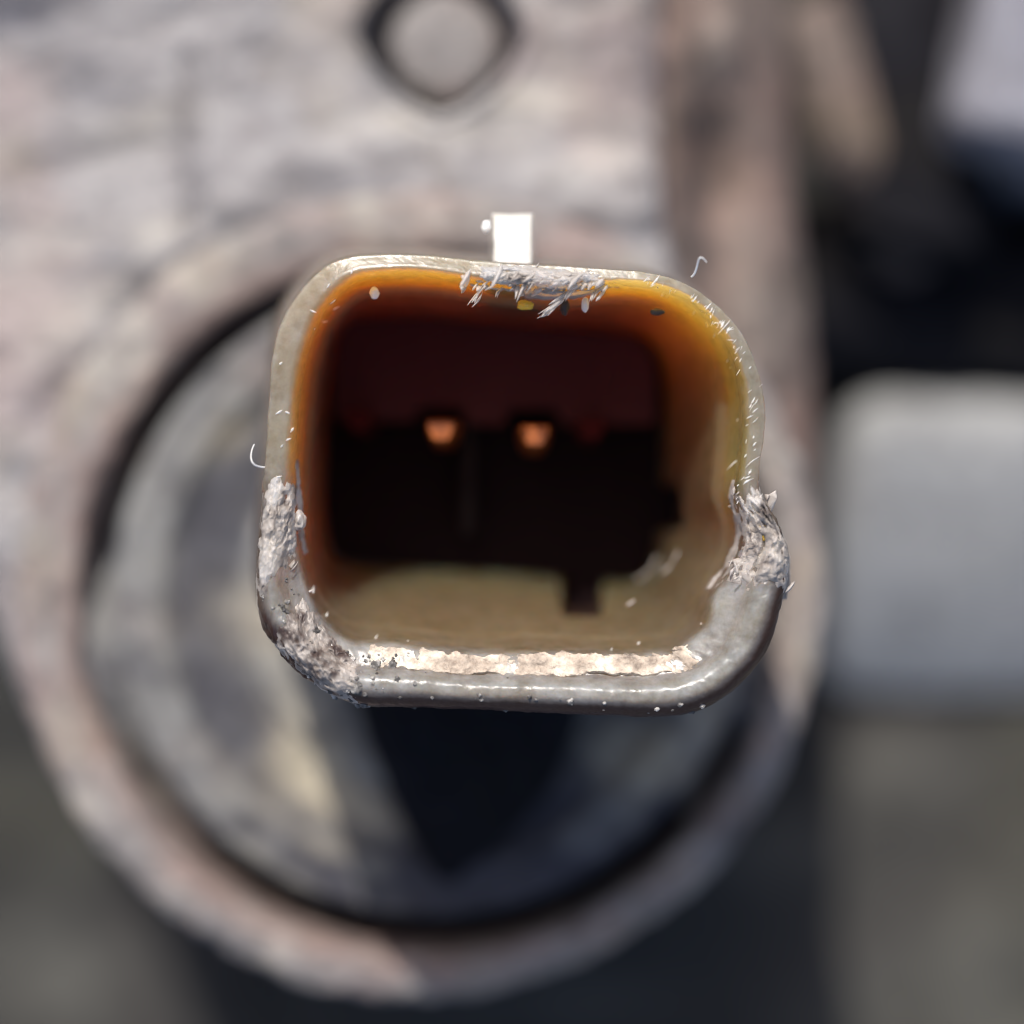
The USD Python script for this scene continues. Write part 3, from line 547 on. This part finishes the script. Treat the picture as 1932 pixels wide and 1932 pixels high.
# the round base it stands on
def base_disc():
    R = 12.0
    pr = [(R - .1, RIM - 20.4), (R, RIM - 19), (R, RIM - 16.9)] + [(R - .5 + .5 * math.cos(a), RIM - 16.6 + .5 * math.sin(a)) for a in np.linspace(0, math.pi / 2, 6)]
    pr += [(r, RIM - 16.1 - .55 * (sstep(6.8, 7.5, r) * (1 - sstep(9.6, 10.2, r)))) for r in np.linspace(R - .7, .05, 110)]
    v, f = lathe(DC + [.1, .22], pr, 420)
    up = sstep(RIM - 18.5, RIM - 16.8, v[:, 2])
    v[:, 2] += up * (.5 * N(v, .4, 3, 91) + .3 * N(v, 1.5, 4, 92))
    return v, f
bv, bf = base_disc()
br = np.linalg.norm(bv[:, :2] - DC, axis=1) + .5 * N(bv, .5, 3, 93)
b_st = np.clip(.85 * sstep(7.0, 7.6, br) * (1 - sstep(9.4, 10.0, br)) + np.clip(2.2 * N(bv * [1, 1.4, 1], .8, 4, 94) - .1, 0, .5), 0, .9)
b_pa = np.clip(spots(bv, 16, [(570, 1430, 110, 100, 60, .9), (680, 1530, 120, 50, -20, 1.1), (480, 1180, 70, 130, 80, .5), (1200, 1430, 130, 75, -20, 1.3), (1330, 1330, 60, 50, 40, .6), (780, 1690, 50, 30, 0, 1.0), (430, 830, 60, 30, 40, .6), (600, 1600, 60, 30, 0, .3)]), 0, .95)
b_st = np.clip(b_st * (1 - .85 * b_pa) + spots(bv, 16, [(900, 1690, 280, 52, 0, 1.2), (1230, 1590, 180, 60, 38, 1.2), (560, 1610, 130, 36, -38, .8), (870, 1600, 120, 60, 0, .7), (1040, 1600, 120, 60, 10, .5)]), 0, .95)  # stained band, plus gap shade painted as a crescent and around the wedge end
obj('round_base', (bv, bf), 'dusty_disc', conn, attrs={'stain_shade': b_st, 'pale': b_pa})

# ---------------------------------------------------------------- loose bits caught on the connector
def crumb(name, mesh, mat_, label, cat): obj(name, mesh, mat_, None, smooth=40, label=label, cat=cat)
crumb('plastic_crumb', blob(P(991, 576, 1.3), (.25, .15, .16), 11, .4, 3), 'amber_grain', 'yellow amber crumb hanging under the white shredded strip', 'crumb')
crumb('plastic_crumb', blob(P(1104, 575, 1.2), (.13, .24, .14), 12, .3, 3), 'white_grain', 'white oval crumb just inside the top edge, right of the torn flap', 'crumb')
crumb('plastic_crumb', blob(P(706, 553, 1.2), (.15, .2, .14), 13, .3, 3), 'white_grain', 'white crumb inside the top left corner of the rim', 'crumb')
crumb('plastic_crumb', blob(P(1240, 589, 1.4), (.24, .1, .1), 14, .4, 3), 'dark_grain', 'tiny dark flat crumb on the amber top right wall', 'crumb')
crumb('plastic_crumb', blob(P(1066, 580, 1.4), (.14, .26, .14), 15, .4, 3), 'dark_grain', 'small black crumb beside the tip of the torn white flap', 'crumb')
crumb('plastic_crumb', blob(P(1440, 1000, .12), (.12, .32, .12), 16, .6, 3), 'amber_grain', 'amber yellow crumb stuck in the torn lump on the right rim', 'crumb')
crumb('plastic_crumb', blob(P(917, 428, 2.0), (.15, .22, .2), 17, .4, 3), 'white_grain', 'cream crumb stuck to the left side of the white latch tab', 'crumb')
def fibre(pts, d, r): 
    q = np.array([P(x, y, dd) for (x, y), dd in zip(pts, d)]); s = CubicSpline(np.linspace(0, 1, len(q)), q)(np.linspace(0, 1, 40)); return tube(s, r)
crumb('lint_fibre', fibre([(1305, 522), (1312, 512), (1316, 498), (1320, 487), (1327, 488), (1333, 495)], [.4, .1, -.2, -.5, -.5, -.4], np.linspace(.036, .02, 40)), 'white_grain', 'curly white lint fibre standing off the top right corner', 'fibre')
crumb('lint_fibre', fibre([(480, 838), (474, 855), (476, 872), (488, 880), (502, 882)], [.2, 0, -.2, 0, .3], np.linspace(.018, .032, 40)), 'white_grain', 'pale curved lint fibre sticking out at the left side', 'fibre')

# ---------------------------------------------------------------- blurred things to the right
def rbox(x0, x1, y0, y1, z0, z1, r=1.2, seed=0, amp=.3):
    m = trimesh.creation.box((x1 - x0 - 2 * r, y1 - y0 - 2 * r, z1 - z0 - 2 * r)); m = m.subdivide_to_size(1.6, max_iter=12)
    v = m.vertices; c = np.array([(x0 + x1) / 2, (y0 + y1) / 2, (z0 + z1) / 2]); h = np.array([x1 - x0, y1 - y0, z1 - z0]) / 2 - r
    s = trimesh.creation.box((x1 - x0, y1 - y0, z1 - z0)).subdivide_to_size(1.2, max_iter=12)
    v = s.vertices; q = np.clip(v, -h, h); d = v - q; l = np.linalg.norm(d, axis=1, keepdims=True)
    v = q + d / np.maximum(l, 1e-9) * r * (l > 1e-9); v = v + c
    v = v + amp * N(v, .3, 3, seed)[:, None] * np.array([1, 1, 1])
    s.vertices = v; return s
def lumpy(m, k=1.0):
    m.vertices += k * np.column_stack([N(m.vertices, .5, 4, 61), N(m.vertices, .5, 4, 62), N(m.vertices, .5, 4, 63)]); return m
a, b = P(1590, 745, 36), P(2250, 1330, 36)
mb = rbox(a[0], b[0], b[1], a[1], -1, RIM - 36, 2.2, 5, .7); q = np.clip((a[1] - mb.vertices[:, 1]) / (a[1] - b[1]), 0, 1)
mb.vertices[:, 2] -= np.maximum(mb.vertices[:, 2], 0) * (.95 * q ** 1.6)
obj('metal_block', mb, 'pale_metal', None, smooth=True, label='pale grey blurred metal block at the right edge, below the dark gap', cat='metal block')
a, b = P(1790, -220, 25), P(2400, 250, 25)
bk = rbox(a[0], b[0], b[1], a[1], -1, RIM - 25, 1.6, 6, .9); bk.apply_transform(trimesh.transformations.rotation_matrix(math.radians(-14), [0, 0, 1], [a[0], b[1], 0]))
obj('metal_bracket', bk, 'blue_grey_metal', None, smooth=60, label='bluish grey blurred metal bracket in the top right corner', cat='bracket')
obj('strut', lumpy(tube(CubicSpline([0, 1, 2, 3], [P(1510, 40, 31), P(1590, 230, 31), P(1650, 380, 33), P(1760, 560, 37)])(np.linspace(0, 3, 60)), np.linspace(2.1, 1.5, 60), 30)), 'brown_flank', None, smooth=True, label='brown rusty strut leaning in the dark gap beside the housing', cat='strut')
obj('added_dark_tube', tube([P(x, 565 + 25 * math.sin(x / 300), 38) for x in np.linspace(1480, 2600, 30)], 4.0, 32), 'shade_black', None, smooth=True, label='thick black tube added to fill the shaded gap above the pale block', cat='dark_tube')  # added tube, its near-black colour stands in for the shade of the gap
obj('added_dark_tube', tube([P(1700 + 25 * math.sin(k * .4), -260 + k * 32, 33) for k in range(24)], 3.6, 28), 'shade_black', None, smooth=True, label='black tube added to darken the gap between the brown strut and the bluish bracket', cat='dark_tube')  # second tube, added only to blacken the upper part of the gap
